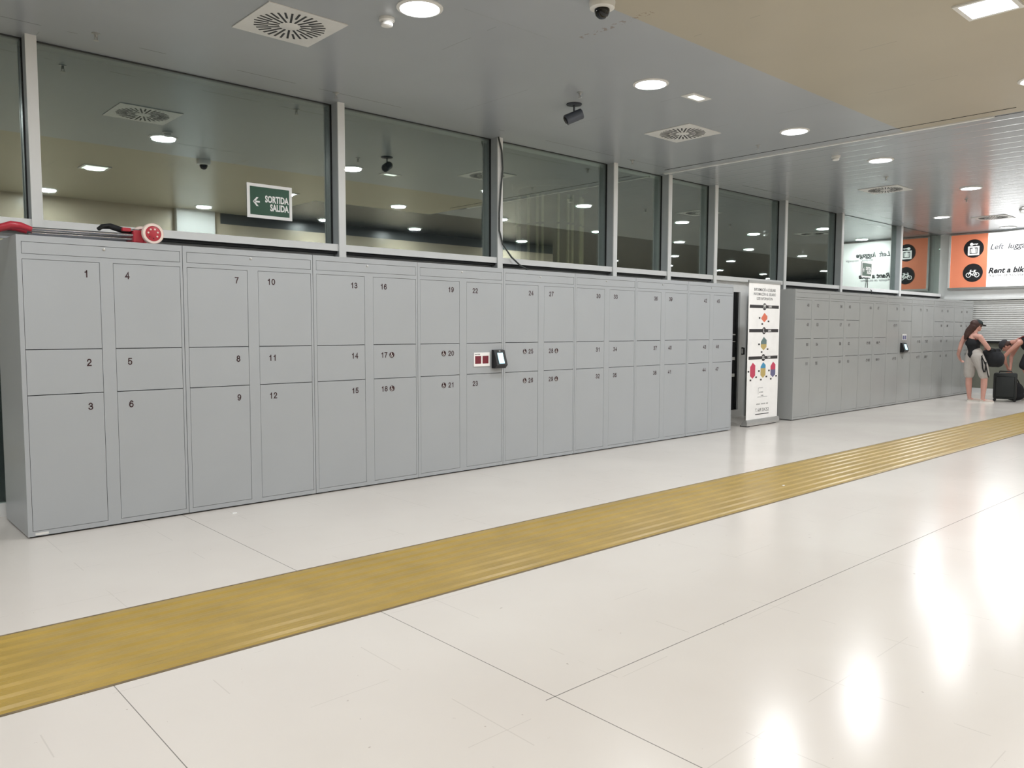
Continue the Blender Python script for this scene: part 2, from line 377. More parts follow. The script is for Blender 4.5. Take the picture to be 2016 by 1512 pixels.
b = MB(); b.box(7.985, 8.025, -3.35, YF, HC-.014, HC, 'mull'); b.box(8.03, 8.042, -3.6, YF, HC-.002, HC, 'gap'); b.box(7.80, 7.815, -3.6, .6, HC-.002, HC, 'gap'); struct(b.build('trim_1'))
b = MB(); b.box(2.35, 3.2, -1.80, -1.797, HC-.001, HC, 'mullside'); struct(b.build('trim_2'))
# glazed outer wall
MX = [-2.3, .25, 2.85, 4.9, 6.93, 8.12, 9.28, 11.38, 13.48, 16.2, 18.62]
for k in range(len(MX)-1):
    x0, x1 = MX[k], MX[k+1]
    wd = .075
    win = MB(); win.box(x0, x1, YF+.02, YG+.03, 2.182, 2.247, 'mull')
    win.box(x0, x1, YG-.01, YG+.05, 3.592, HC, 'slot')
    win = struct(win.build('window_%d' % (k+1)))
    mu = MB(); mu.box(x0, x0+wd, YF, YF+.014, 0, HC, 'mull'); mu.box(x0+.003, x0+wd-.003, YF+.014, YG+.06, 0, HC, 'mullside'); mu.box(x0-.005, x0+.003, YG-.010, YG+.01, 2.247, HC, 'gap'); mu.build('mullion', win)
    yg = YG - {8: .03, 9: .055}.get(k, 0)
    g = MB(); g.box(x0+wd, x1-.005, yg, yg+.008, 2.247, 3.592, 'glass'); g.build('glass_pane', win)
    if not (k == 6):
        g = MB(); g.box(x0+wd, x1, YG, YG+.008, .10, 2.10, 'glass'); g.box(x0+wd, x1, YG-.09, YG+.04, 2.158, 2.182, 'gap'); g.box(x0+wd, x1, YG-.02, YG+.04, 2.10, 2.158, 'mullside'); g.box(x0+wd, x1, YG-.03, YG+.05, 0, .10, 'mull'); g.build('lower_pane', win)
b = MB(); b.box(18.62, 18.75, .70, YG+.06, 0, HC, 'mull'); struct(b.build('trim_3'))
# door in the gap between the locker rows
d = MB(); d.box(9.355, 9.96, YG-.03, YG+.05, 0, 2.182, 'mull'); d.box(10.20, 10.36, YG-.03, YG+.05, 0, 2.182, 'mull'); d.box(9.96, 10.20, YG-.03, YG+.05, 2.02, 2.182, 'mull'); d.box(9.96, 10.20, YG-.03, YG+.05, 0, .12, 'mull')
d.box(10.36, 11.38, YG-.01, YG+.05, 0, 2.182, 'mull')
d = struct(d.build('door_1'))
g = MB(); g.box(9.96, 10.20, YG+.0, YG+.02, .12, 2.02, 'lensdark'); g.build('door_panel', d)
g = MB(); g.tube([(10.28, YG-.03, 1.12), (10.28, YG-.07, 1.12), (10.28, YG-.07, 1.02), (10.28, YG-.03, 1.02)], .014, 'black'); g.build('door_handle', d, smooth=True)
b = MB()
for z, h in ((1.33, .02), (.93, .045), (.66, .05), (1.22, .012)): b.box(9.98, 10.12, YG-.006, YG-.001, z, z+h, 'white')
b.build('white_strip', d)  # white horizontal strips in front of the dark door panel
# outside paving and steel-clad column
slab('floor_outside', -12, 40, YG+.05, 16, -.2, -.05, 'outside')
cl = thing('clad_column', 'round metal-clad column with vertical ribs, visible through the fourth window pane', 'column', (7.75, 2.75, -.05))
b = MB(); b.lathe([(0, 0), (.50, 0), (.50, 3.06), (.49, 3.06), (.49, 3.08), (.50, 3.08), (.50, 3.62), (0, 3.62)], 'colbase', 48); b.build('shaft', cl, smooth=True)
b = MB(); b.lathe([(0, 3.62), (.60, 3.62), (.60, 3.70), (0, 3.70)], 'colbase', 40); b.build('capital', cl)
for k in range(20):
    a = 2*PI*k/20 + (.09 if k % 3 else -.06)
    for z0, z1 in ((0, 3.055), (3.085, 3.5)):
        b = MB(); b.box(.495, .53, -.016, .016, z0, z1, 'column', mx=Matrix.Rotation(a, 4, 'Z'), bev=.006); b.build('rib', cl)
up = thing('added_uplight', 'round uplight added out of sight on the paving outside, aimed at the metal-clad column', 'added light', (7.35, 1.55, -.05))  # added lamp, hidden behind the lockers, to brighten the column
b = MB(); b.lathe([(.17, 0), (.17, .05), (.14, .06), (.14, .05)], 'alu'); b.build('rim', up, smooth=True)
b = MB(); b.lathe([(0, .052), (.14, .052)], 'lampdim'); b.build('lens', up)
ld = bpy.data.lights.new('added_uplight_bulb', 'AREA'); ld.shape = 'DISK'; ld.size = .26; ld.energy = 70; ld.color = (1, .93, .72); ld.spread = math.radians(120)
lo = bpy.data.objects.new('bulb', ld); COL.objects.link(lo); lo.parent = up; lo.location = (0, 0, .07); lo.rotation_euler = (PI-.35, 0, 0)

# right wall: lightbox sign, beam, shutter, counter
XR = 18.6
b = MB(); b.box(XR, XR+.2, -1.75, .70, 2.09, 2.30, 'mull'); b.box(XR-.03, XR, -1.75, .70, 2.09, 2.13, 'mull'); b.box(XR+.02, XR+.2, -1.75, .70, 2.30, HC, 'mull'); struct(b.build('wall_right'))
slab('wall_right', XR, XR+.2, -1.75, .70, 0, 1.12, 'officewall')
slab('wall_right', XR, XR+.2, .3, .70, 1.12, 2.09, 'mull'); slab('wall_right', XR, XR+.2, -1.75, -1.55, 1.12, 2.09, 'mull')
slab('wall_right', XR+.2, XR+.25, -1.75, .7, 0, HC, 'officewall'); slab('wall_right', XR+.25, 32, -1.75, -1.6, 0, HC, 'officewall')
b = MB(); b.box(XR-.02, XR, -1.75, .70, 0, .11, 'mull'); struct(b.build('baseboard_right'))
b = MB(); b.box(XR-.10, XR+.05, -1.6, .3, 1.125, 1.16, 'rubber'); tag(b.build('counter_ledge'), 'thin black counter ledge below the closed roller shutter', 'counter')
b = MB()
prof = []; z = 1.165
while z < 2.07:
    prof += [(.0, z), (-.024, z+.010), (-.020, z+.03), (0, z+.042)]; z += .046
poly = [(XR+.03+a, zz) for a, zz in prof] + [(XR+.06, prof[-1][1]), (XR+.06, 1.165)]
b.prism(poly, 'y', -1.55, .3, 'shutter')
sh = b.build('roller_shutter'); tag(sh, 'closed slatted metal roller shutter below the luggage sign', 'shutter')
# sign
sg = thing('lightbox_sign', 'long backlit left luggage and bicycle rental sign with an orange left end', 'sign', (XR, 0, 2.3))
b = MB(); b.box(-.05, .0, -1.45, .62, .03, .075, 'alu'); b.box(-.05, .0, -1.45, .62, 1.26, 1.29, 'alu'); b.box(-.05, 0, .58, .62, .075, 1.26, 'white'); b.box(-.05, 0, -1.45, -1.42, .075, 1.26, 'alu'); b.build('frame', sg)
b = MB(); b.box(-.035, 0, -.17, .58, .075, 1.26, 'orange'); b.build('orange_panel', sg)
b = MB(); b.box(-.035, 0, -1.42, -.17, .075, 1.26, 'signwhite'); wp = b.build('white_panel', sg)
def ring_yz(b, cy, cz, r0, r1, x0, x1, m, n=28):
    for k in range(n):
        a0, a1 = 2*PI*k/n, 2*PI*(k+1)/n
        b.prism([(cy+r0*math.cos(a0), cz+r0*math.sin(a0)), (cy+r1*math.cos(a0), cz+r1*math.sin(a0)), (cy+r1*math.cos(a1), cz+r1*math.sin(a1)), (cy+r0*math.cos(a1), cz+r0*math.sin(a1))], 'x', x0, x1, m)
def disc_yz(b, cy, cz, r, x0, x1, m, n=40): b.prism([(cy+r*math.cos(2*PI*k/n), cz+r*math.sin(2*PI*k/n)) for k in range(n)], 'x', x0, x1, m)
for (cz, kind_) in ((.94, 'luggage_symbol'), (.40, 'bicycle_symbol')):
    b = MB(); cy = .11; R = .205
    disc_yz(b, cy, cz, R, -.038, -.034, 'signdark')
    W = 'signwhite'; x0, x1 = -.042, -.038
    def bx(y0, y1, z0, z1, mm=W, xa=x0): b.box(xa, x1, cy-y1, cy-y0, cz+z0, cz+z1, mm)      # y0..y1 measured to the reader's right
    if kind_ == 'luggage_symbol':
        bx(-.115, .115, -.15, -.12); bx(-.115, .115, .02, .05); bx(-.115, -.08, -.12, .02); bx(.08, .115, -.12, .02)
        bx(-.06, .06, -.105, -.0); bx(-.02, .02, .0, .012)
        bx(-.042, -.034, -.105, 0, 'signdark', x0-.001); bx(.034, .042, -.105, 0, 'signdark', x0-.001)
        disc_yz(b, cy+.045, cz+.095, .034, x0, x1, W, 16); bx(-.03, .085, .087, .105); bx(.05, .06, .075, .09)
    else:
        for sy in (-.085, .085): ring_yz(b, cy-sy, cz-.05, .042, .053, x0, x1, W, 20)
        def seg(p, q_, wd=.006):
            p = Vector((cy-p[0], cz+p[1])); q_ = Vector((cy-q_[0], cz+q_[1])); dd = (q_-p).normalized(); nn = Vector((-dd.y, dd.x))*wd
            b.prism([tuple(p+nn), tuple(q_+nn), tuple(q_-nn), tuple(p-nn)], 'x', x0, x1, W)
        seg((-.085, -.05), (-.05, .03)); seg((-.05, .03), (.04, .03)); seg((-.055, .02), (-.01, -.055)); seg((.04, .03), (-.01, -.055)); seg((.04, .03), (.085, -.05)); seg((-.01, -.055), (.085, -.05))
        seg((-.05, .03), (-.052, .06)); seg((-.052, .06), (-.025, .062)); seg((.04, .03), (.045, .052)); seg((.02, .056), (.07, .056))
    b.build(kind_, sg)
text('lettering', 'Left', .165, (-.0365, -.215, .945), 'signgrey', sg, WEST, shear=.25, bold=.022)
text('lettering', 'luggage', .165, (-.0365, -.56, .945), 'signdark', sg, WEST, shear=.25, bold=.03)
text('lettering', 'equipaje / equipatge', .085, (-.0365, -.62, .83), 'signgrey', sg, WEST, bold=.0, shear=.2)
text('lettering', 'Rent a bike', .165, (-.0365, -.20, .425), 'signdark', sg, WEST, shear=.25, bold=.04)
text('lettering', 'Alquiler de bicicletas', .085, (-.0365, -.20, .32), 'signgrey', sg, WEST, bold=.0, shear=.2)

# ------------------------------------------------------------ yellow tactile strip
b = MB(); prof = [(0, 0)]; nr = 8; W = .88
for i in range(nr):
    y0 = .015 + i*(W-.03)/nr; p = (W-.03)/nr
    prof += [(y0, .003), (y0+p*.16, .003), (y0+p*.34, .010), (y0+p*.66, .010), (y0+p*.86, .003)]
prof += [(W-.015, .004), (W, 0)]
b.prism([(a, z) for a, z in prof], 'x', -8.5, 26, 'yellow')
b.box(-8.5, 26, -.012, W+.012, 0, .0012, 'dirt')
o = b.build('tactile_strip', loc=(0, -2.735, .0006)); o.rotation_euler = (0, 0, -.012)
tag(o, 'long yellow ribbed tactile guide strip crossing the polished floor', 'tactile paving')

# ------------------------------------------------------------ lockers
def wheelchair(parent, x, z, m='num'):
    b = MB(); r = .026
    n = 24
    b.prism([(x+r*math.cos(2*PI*k/n), z+r*math.sin(2*PI*k/n)) for k in range(n)], 'y', -.0022, -.0012, m)
    b.prism([(x-.006+.004*math.cos(2*PI*k/8), z+.016+.004*math.sin(2*PI*k/8)) for k in range(8)], 'y', -.003, -.0021, 'paper')
    b.box(x-.008, x-.004, -.003, -.0021, z-.006, z+.011, 'paper'); b.box(x-.006, x+.008, -.003, -.0021, z-.007, z-.003, 'paper'); b.box(x+.006, x+.010, -.003, -.0021, z-.016, z-.004, 'paper')
    for k in range(3, 11):
        a0, a1 = 2*PI*k/14+1.2, 2*PI*(k+1)/14+1.2
        b.prism([(x-.003+q*math.cos(a), z-.007+q*math.sin(a)) for q, a in ((.010, a0), (.013, a0), (.013, a1), (.010, a1))], 'y', -.003, -.0021, 'paper')
    return b.build('wheelchair_symbol', parent)
def locker(x0, wd, left, right, label, mt='locker', group='first row of locker units', nm='num', lock=True):
    """left/right: list of (z0, z1, number or None, wheelchair)"""
    s = wd/1.079; D = .73; H = 2.05
    t = thing('locker_unit', label, 'locker', (x0, 0, 0), 0, group)
    LX = (.030*s, .505*s); RX = (.592*s, 1.060*s)
    b = MB(); e = .002
    b.box(e, wd-e, .022, D, .012, H, mt)
    b.box(.02, wd-.02, .03, D-.03, 0, .012, 'rubber')
    b.box(e, LX[0], 0, .022, .012, H, mt); b.box(RX[1], wd-e, 0, .022, .012, H, mt)
    b.box(LX[0], RX[1], 0, .022, .012, .045, mt); b.box(LX[0], RX[1], 0, .022, 2.006, H, mt); b.box(LX[0], RX[1], 0, .022, 1.892, 1.925, mt)
    b.box(LX[1], RX[0], 0, .022, .045, 1.892, mt)
    b.build('body', t)
    b = MB(); b.box(LX[0], RX[1], .0205, .0218, .045, 2.006, 'gap'); b.build('door_gap_shade', t)  # dark sheet painting in the shade behind the door gaps
    g = .0028
    b = MB(); b.box(LX[0]+g, RX[1]-g, .001, .0200, 1.925+g, 2.006-g, mt); h = b.build('header_panel', t)
    if lock:
        b = MB(); b.lathe([(0, 0), (.010, 0), (.010, .004), (.005, .006), (0, .006)], 'alu', 12, Matrix.Translation((.535*s, .001, 1.985)) @ Matrix.Rotation(PI/2, 4, 'X')); b.build('lock', h, smooth=True)
    for side, lst in ((0, left), (1, right)):
        X = LX if side == 0 else RX
        for (z0, z1, num, wc) in lst:
            b = MB(); b.box(X[0]+g, X[1]-g, .0012, .0200, z0+g, z1-g, mt); dr = b.build('door' if num else 'terminal_panel', t)
            if num:
                nx = .402*s if side == 0 else .692*s
                nz = z1 - (.083 if z1 > 1.5 else .095)
                st = str(num)
                text('number', st, .070, (nx+(.030 if side == 0 else -.022), .0006, nz), nm, dr, align='RIGHT' if side == 0 else 'LEFT')
                if wc: wheelchair(dr, nx+(-.095 if side == 0 else .095), nz, nm)
    return t
W1 = 1.0792
Z3 = [(1.285, 1.892), (.975, 1.285), (.045, .975)]
lab = ['leftmost locker unit with doors 1 to 6, its tall side facing the viewer', 'grey locker unit with doors 7 to 12', 'grey locker unit with doors 13 to 18, wheelchair marks beside 17 and 18',
       'grey locker unit with doors 19 to 23 carrying the payment terminal', 'grey locker unit with doors 24 to 29 and four wheelchair marks', 'grey locker unit with doors 30 to 35',
       'grey locker unit with doors 36 to 41', 'grey locker unit with doors 42 to 47, last before the white banner']
num = 1; units = []
for k in range(8):
    L_, R_ = [], []
    for z0, z1 in Z3:
        L_.append((z0, z1, num, num in (20, 21, 25, 26))); num += 1
    for j, (z0, z1) in enumerate(Z3):
        if k == 3 and j == 1: R_.append((z0, z1, None, False)); continue
        R_.append((z0, z1, num, num in (17, 18, 28, 29))); num += 1
    units.append(locker(k*W1, W1, L_, R_, lab[k]))
b = MB(); b.box(.045, .125, -.0012, 0, .018, .034, 'white'); b.build('sticker', units[0])
# poster and terminal on unit 4
po = thing('notice_card', 'white lit card with two maroon squares left of the black terminal', 'notice', (3.92, 0, 1.05))
b = MB(); b.box(0, .207, -.006, -.0005, 0, .14, 'paper', bev=0); b.build('card', po)
for xx in (.015, .112):
    b = MB(); b.box(xx, xx+.078, -.0075, -.006, .028, .106, 'maroon'); b.build('square_print', po)
text('lettering', 'www.', .012, (.012, -.0068, .124), 'signdark', po); text('lettering', 'locker', .014, (.045, -.0068, .124), 'num', po)
te = thing('payment_terminal', 'black payment terminal with bright slanted screen on the locker beside door 25', 'terminal', (4.16, -.0005, 1.025))
b = MB(); b.prism([(0, 0), (-.05, .0), (-.085, .035), (-.035, .185), (0, .19)], 'x', 0, .145, 'black'); 
b.build('housing', te)
b = MB(); mxx = Matrix.Translation((0, -.0865, .040)) @ Matrix.Rotation(math.atan2(.05, .15)*-1, 4, 'X')
b.box(.035, .105, -.003, .004, .012, .125, 'screen', mx=mxx); b.build('screen', te)
b = MB(); b.ell((.07, -.042, .176), (.012, .006, .006), 'alu'); b.build('card_sensor', te)

W2 = (18.363-10.370)/7
Z4 = [(1.585, 1.892), (1.28, 1.585), (.975, 1.28), (.045, .975)]
ZT = [(1.28, 1.892), (.975, 1.28), (.045, .975)]
lab2 = ['first unit of the far locker row, dark side facing the viewer, doors 48 to 55', 'far locker unit second from the banner, doors 56 to 63', 'far locker unit with tall top doors, just left of the unit with a black terminal',
        'far locker unit carrying the small black terminal', 'far locker unit with tall top doors right of the black terminal', 'far locker unit, second from the right end of the far row', 'last far locker unit, behind the standing person in black top']
def rows(Z, n0, wc=()): return [(a, b_, n0+i, (i in wc)) for i, (a, b_) in enumerate(Z)]
lay = [(rows(Z4, 48), rows(Z4, 52)), (rows(Z4, 56), rows(Z4, 60)), (rows(ZT, 64, (1, 2)), rows(ZT, 67, (1, 2))),
       ([(1.585, 1.892, 70, 0), (.975, 1.585, 71, 1), (.045, .975, 72, 1)], [(1.585, 1.892, 73, 0), (.975, 1.585, None, 0), (.045, .975, 74, 0)]),
       (rows(ZT, 75, (1, 2)), rows(ZT, 78, (1, 2))), (rows(Z4, 81), rows(Z4, 85)), (rows(Z4, 89), rows(Z4, 93))]
for k in range(7):
    locker(10.370+k*W2, W2, lay[k][0], lay[k][1], lab2[k], 'locker_far', 'second row of locker units', 'num2', lock=(k > 3))
te = thing('payment_terminal', 'small black terminal with lit screen on the far locker row', 'terminal', (14.43, -.0005, .99))
b = MB(); b.prism([(0, 0), (-.06, .0), (-.085, .035), (-.035, .18), (0, .185)], 'x', 0, .2, 'black'); b.build('housing', te)
b = MB(); mxx = Matrix.Translation((0, -.0865, .040)) @ Matrix.Rotation(-math.atan2(.05, .15), 4, 'X'); b.box(.06, .15, -.003, .004, .01, .12, 'screen', mx=mxx); b.build('screen', te)
po = thing('notice_card', 'small violet-marked card above the terminal on the far lockers', 'notice', (14.50, 0, 1.22))
b = MB(); b.box(0, .2, -.005, -.0005, 0, .12, 'white'); b.build('card', po)
for xx in (.02, .11):
    b = MB(); b.box(xx, xx+.07, -.0065, -.005, .015, .09, 'violet'); b.build('square_print', po)

# ------------------------------------------------------------ roll-up banner
bn = thing('rollup_banner', 'tall white roll-up banner with user information standing between the locker rows', 'banner', (9.09, .05, 0), 0)
bw = .92
b = MB(); b.box(.02, bw-.02, -.004, .0, .09, 2.10, 'paper'); b.build('printed_sheet', bn)
b = MB(); b.box(.01, bw-.01, -.012, .010, 2.10, 2.135, 'alu'); b.build('top_rail', bn)
b = MB(); b.prism([(-.03, .012), (-.035, .05), (-.022, .10), (.02, .10), (.06, .05), (.06, .012)], 'x', 0, bw, 'alu'); 
for xx in (.03, bw-.15): b.box(xx, xx+.05, -.03, .10, 0, .012, 'rubber')
b.build('base', bn)
b = MB(); b.tube([(bw/2, .03, .09), (bw/2, .03, 2.12)], .012, 'alu'); b.build('pole', bn)
def bt(s, size, z, m, x=bw/2, bold=.012, sx=.9, al='CENTER'): return text('lettering', s, size, (x, -.0045, z), m, bn, align=al, bold=bold, sx=sx, ext=.0004)
bt("INFORMACIÓ A L'USUARI", .060, 2.005, 'barblack', sx=.88); bt('INFORMACIÓN AL USUARIO', .058, 1.94, 'signgrey', bold=.004, sx=.84); bt('USER INFORMATION', .058, 1.875, 'barblack', bold=0, sx=.84)
def hexprint(x, z, wd, h, c1, c2=None, split=.5):
    b = MB()
    P_ = [(x, z-h/2), (x+wd/2, z-h/2+wd*.3), (x+wd/2, z+h/2-wd*.3), (x, z+h/2), (x-wd/2, z+h/2-wd*.45), (x-wd/2, z-h/2+wd*.3)]
    b.prism(P_, 'y', -.0050, -.0041, c1)
    if c2:
        zz = z-h/2+h*split
        b.prism([(x, z-h/2), (x+wd/2, z-h/2+wd*.3), (x+wd/2, zz), (x-wd/2, zz), (x-wd/2, z-h/2+wd*.3)], 'y', -.0056, -.0050, c2)
    return b.build('locker_drawing', bn)
def dims(x, z, wd, h):
    for dx, dz in ((-wd/2-.05, -h*.05), (-.055, -h/2-.03), (wd/2+.035, -h/2+.01)):
        b = MB(); b.box(x+dx-.022, x+dx+.022, -.0052, -.0041, z+dz-.012, z+dz+.012, 'barblack'); b.build('dimension_tag', bn)
for z, s, pr_ in ((1.760, 'M', '4,00€'), (1.406, 'L', '5,00€'), (1.006, 'XL', '7,00€')):
    b = MB(); b.box(.05, bw-.05, -.0052, -.0041, z-.023, z+.023, 'barblack'); b.prism([(bw/2+.052*math.cos(2*PI*k/24), z+.052*math.sin(2*PI*k/24)) for k in range(24)], 'y', -.0056, -.0041, 'barblack'); b.build('size_bar', bn)
    text('lettering', s, .085 if s != 'XL' else .065, (bw/2, -.0060, z), 'paper', bn, align='CENTER', bold=.012, ext=.0004)
    text('lettering', pr_, .040, (bw/2+.11, -.0056, z), 'paper', bn, bold=.01, ext=.0004)
hexprint(bw/2, 1.60, .17, .14, 'coral'); dims(bw/2, 1.60, .17, .13)
hexprint(bw/2, 1.215, .16, .20, 'teal', 'ochre', .45); dims(bw/2, 1.215, .16, .19)
for x_, c1, c2 in ((.17, 'crimson', None), (bw/2, 'blue', 'ochre'), (.745, 'crimson', 'violet')):
    hexprint(x_, .82, .14, .235, c1, c2, .62 if c2 == 'ochre' else .5); dims(x_, .82, .13, .22)
b = MB(); b.box(.34, .344, -.005, -.0041, .46, .56, 'signgrey'); b.box(.344, .47, -.005, -.0041, .556, .56, 'signgrey'); b.build('logo_outline', bn)
bt('LOCKERS', .030, .49, 'signgrey', x=.42, bold=0); bt('Consigna', .022, .445, 'signgrey', x=.45, bold=0)
b = MB(); b.box(.32, .60, -.005, -.0041, .42, .424, 'signgrey'); b.build('rule_line', bn)
bt('ATENCIÓ   ATENCIÓN   HELP', .028, .315, 'signgrey', bold=.004, sx=.9)
bt('T. 669 324 252', .072, .225, 'barblack', bold=0.0, sx=.86)
b = MB(); b.box(.27, .65, -.005, -.0041, .160, .172, 'signdark'); b.build('rule_line', bn)

# ------------------------------------------------------------ exit signs on the glass
def exit_sign(x, z, wd, h, label):
    t = thing('exit_sign', label, 'sign', (x, YG-.001-(.03 if x > 10 else 0), z), 0, 'green exit signs on the glass')
    b = MB(); b.box(0, wd, -.005, 0, 0, h, 'paper'); b.build('plate', t)
    f = .028*wd/.44
    b = MB(); b.box(f, wd-f, -.0062, -.005, f, h-f, 'green'); b.build('green_field', t)
    k = wd/.44
    text('lettering', 'SORTIDA', .084*k, (wd-f-.010*k, -.0064, h*.565), 'paper', t, align='RIGHT', bold=.036, sx=.66)
    text('lettering', 'SALIDA', .084*k, (wd-f-.010*k, -.0064, h*.325), 'paper', t, align='RIGHT', bold=.036, sx=.66)
    b = MB(); ax, az = .062*k, h*.47
    b.box(ax+.006, ax+.058*k, -.0075, -.0062, az-.008*k, az+.008*k, 'paper')
    for sg_ in (1, -1):
        b.prism([(ax-.008*k, az), (ax+.026*k, az+sg_*.04*k), (ax+.046*k, az+sg_*.04*k), (ax+.012*k, az)], 'y', -.0075, -.0062, 'paper')
    b.build('arrow', t)
    return t
exit_sign(1.985, 2.44, .44, .31, 'green SORTIDA SALIDA exit sign with left arrow on the wide first window')
exit_sign(14.58, 2.46, .47, .31, 'small far green exit sign on the glass, beside the mirrored luggage lettering')
b = MB(); b.tube([(14.83, YG-.042, 2.46), (14.84, YG-.044, 2.36), (14.83, YG-.05, 2.25), (14.83, YF-.002, 2.2), (14.83, YF-.002, 2.13)], .008, 'black', 8); tag(b.build('sign_cable', smooth=True), 'thin black cable running down below the far exit sign', 'cable')

# ------------------------------------------------------------ ceiling fittings
def grille(x, y, label, s=.6):
    t = thing('swirl_vent', label, 'air vent', (x, y, HC), 0, 'square swirl vents')
    b = MB(); b.box(-s/2, s/2, -s/2, s/2, -.008, 0, 'white', bev=.002); b.build('plate', t)
    b = MB()
    for k in range(32):
        a = 2*PI*k/32; r0, r1 = (.075, .245) if k % 2 == 0 else (.15, .25)
        mx = Matrix.Rotation(a, 4, 'Z'); b.box(r0, r1, -.0075, .0075, -.0100, -.008, 'slot', mx=mx)
    b.build('radial_slots', t)
    b = MB(); b.lathe([(0, -.016), (.045, -.014), (.06, -.008)], 'white'); b.build('hub', t, smooth=True)
grille(1.62, -.72, 'large square swirl air vent nearest the viewer, top left of the photo')
grille(6.28, -.78, 'square swirl air vent left of the ceiling trim, below the small rectangular light')
grille(11.54, -.82, 'faint square swirl air vent beyond the ceiling trim')
grille(16.2, -.95, 'farthest square swirl air vent, close to the luggage sign')
def smoke(x, y, label):
    t = thing('smoke_detector', label, 'smoke detector', (x, y, HC), 0, 'smoke detectors')
    b = MB(); b.lathe([(.055, 0), (.055, -.018), (.05, -.022), (0, -.022)], 'white'); b.build('base', t, smooth=True)
    b = MB(); b.lathe([(.043, -.022), (.043, -.030), (.036, -.031), (.036, -.037), (.043, -.038), (.040, -.052), (.022, -.058), (0, -.058)], 'white'); b.build('sensor_head', t, smooth=True)
smoke(2.06, -1.30, 'white smoke detector beside the brightest downlight at the top')
smoke(8.65, -1.40, 'white smoke detector just past the ceiling trim')
smoke(15.4, -1.66, 'white smoke detector at the right edge of the photo above the sign')
t = thing('dome_camera', 'white dome security camera with smoked glass at the top edge of the photo', 'security camera', (2.93, -2.53, HC))
b = MB(); b.lathe([(.085, 0), (.088, -.02), (.082, -.055), (.062, -.062), (0, -.062)], 'white'); b.build('housing', t, smooth=True)
b = MB(); b.lathe([(.050, -.060), (.050, -.075), (.042, -.100), (.024, -.117), (0, -.122)], 'lensdark'); b.build('smoked_dome', t, smooth=True)
t = thing('swivel_camera', 'dark cylindrical swivel camera hanging from a round ceiling plate', 'camera', (4.57, -.74, HC))
b = MB(); b.lathe([(.075, 0), (.075, -.008), (.05, -.014), (0, -.014)], 'camgrey'); b.build('ceiling_plate', t, smooth=True)
b = MB(); b.tube([(0, 0, -.01), (0, 0, -.085)], .009, 'camgrey'); b.build('stem', t, smooth=True)
b = MB(); b.tube([(-.062, .05, -.155), (-.058, .047, -.152), (.06, -.045, -.088), (.064, -.048, -.086)], [.045, .05, .05, .044], 'camgrey', 20); b.build('camera_body', t, smooth=True)
b = MB(); b.tube([(-.064, .052, -.156), (-.067, .054, -.158)], .034, 'lensdark', 20); b.build('lens', t, smooth=True)
t = thing('emergency_light', 'small rectangular emergency light on the ceiling right of the second downlight', 'ceiling light', (5.24, -1.675, HC))
b = MB(); b.box(-.145, .145, -.07, .07, -.006, 0, 'white'); b.build('frame', t)
b = MB(); b.box(-.085, .085, -.036, .036, -.009, -.006, 'lampdim'); b.build('diffuser', t)
def sprinkler(x, y, label, g='ceiling sprinklers'):
    t = thing('sprinkler', label, 'sprinkler', (x, y, HC), 0, g)
    b = MB(); b.lathe([(.03, 0), (.03, -.004), (.012, -.010), (.010, -.03), (0, -.03)], 'alu', 16); b.build('escutcheon', t, smooth=True)
    b = MB(); b.tube([(.010, 0, -.025), (.010, 0, -.05)], .003, 'alu', 6); b.tube([(-.010, 0, -.025), (-.010, 0, -.05)], .003, 'alu', 6); b.lathe([(0, -.05), (.02, -.05), (.02, -.053), (0, -.054)], 'alu', 12); b.build('deflector', t)
for x, y, lb in [(.64, .40, 'ceiling sprinkler near the top left above the wide first window'), (4.33, -1.04, 'ceiling sprinkler just above the dark swivel camera'), (7.42, -1.04, 'ceiling sprinkler left of the ceiling trim, below the third downlight'),
                 (10.5, -1.26, 'ceiling sprinkler just above the third air vent'), (13.45, -1.36, 'ceiling sprinkler below the last front row downlight'), (6.99, .50, 'ceiling sprinkler close to the fourth window mullion'), (2.69, .50, 'ceiling sprinkler at the head of the second window mullion')]:
    sprinkler(x, y, lb)

# ------------------------------------------------------------ cables
b = MB(); b.tube([(4.90, .742, 3.6), (4.945, .735, 3.45), (4.955, .73, 3.25), (4.93, .735, 3.0), (4.91, .735, 2.75), (4.91, .735, 2.55), (4.955, .73, 2.40), (5.08, .72, 2.26), (5.20, .70, 2.17), (5.36, .62, 2.075), (5.5, .5, 2.06)], .010, 'cable', 8)
tag(b.build('hanging_cable', smooth=True), 'grey cable dangling from the ceiling down the third mullion onto the lockers', 'cable')
b = MB(); b.tube([(4.60, .6, 2.068), (4.68, .62, 2.08), (4.72, .60, 2.07), (4.80, .64, 2.10), (4.86, .66, 2.07), (4.93, .68, 2.11), (4.97, .68, 2.07), (5.1, .62, 2.068)], .014, 'black', 8)
tag(b.build('cable_bundle', smooth=True), 'black tangled cable ends lying on the lockers behind door 22', 'cable')

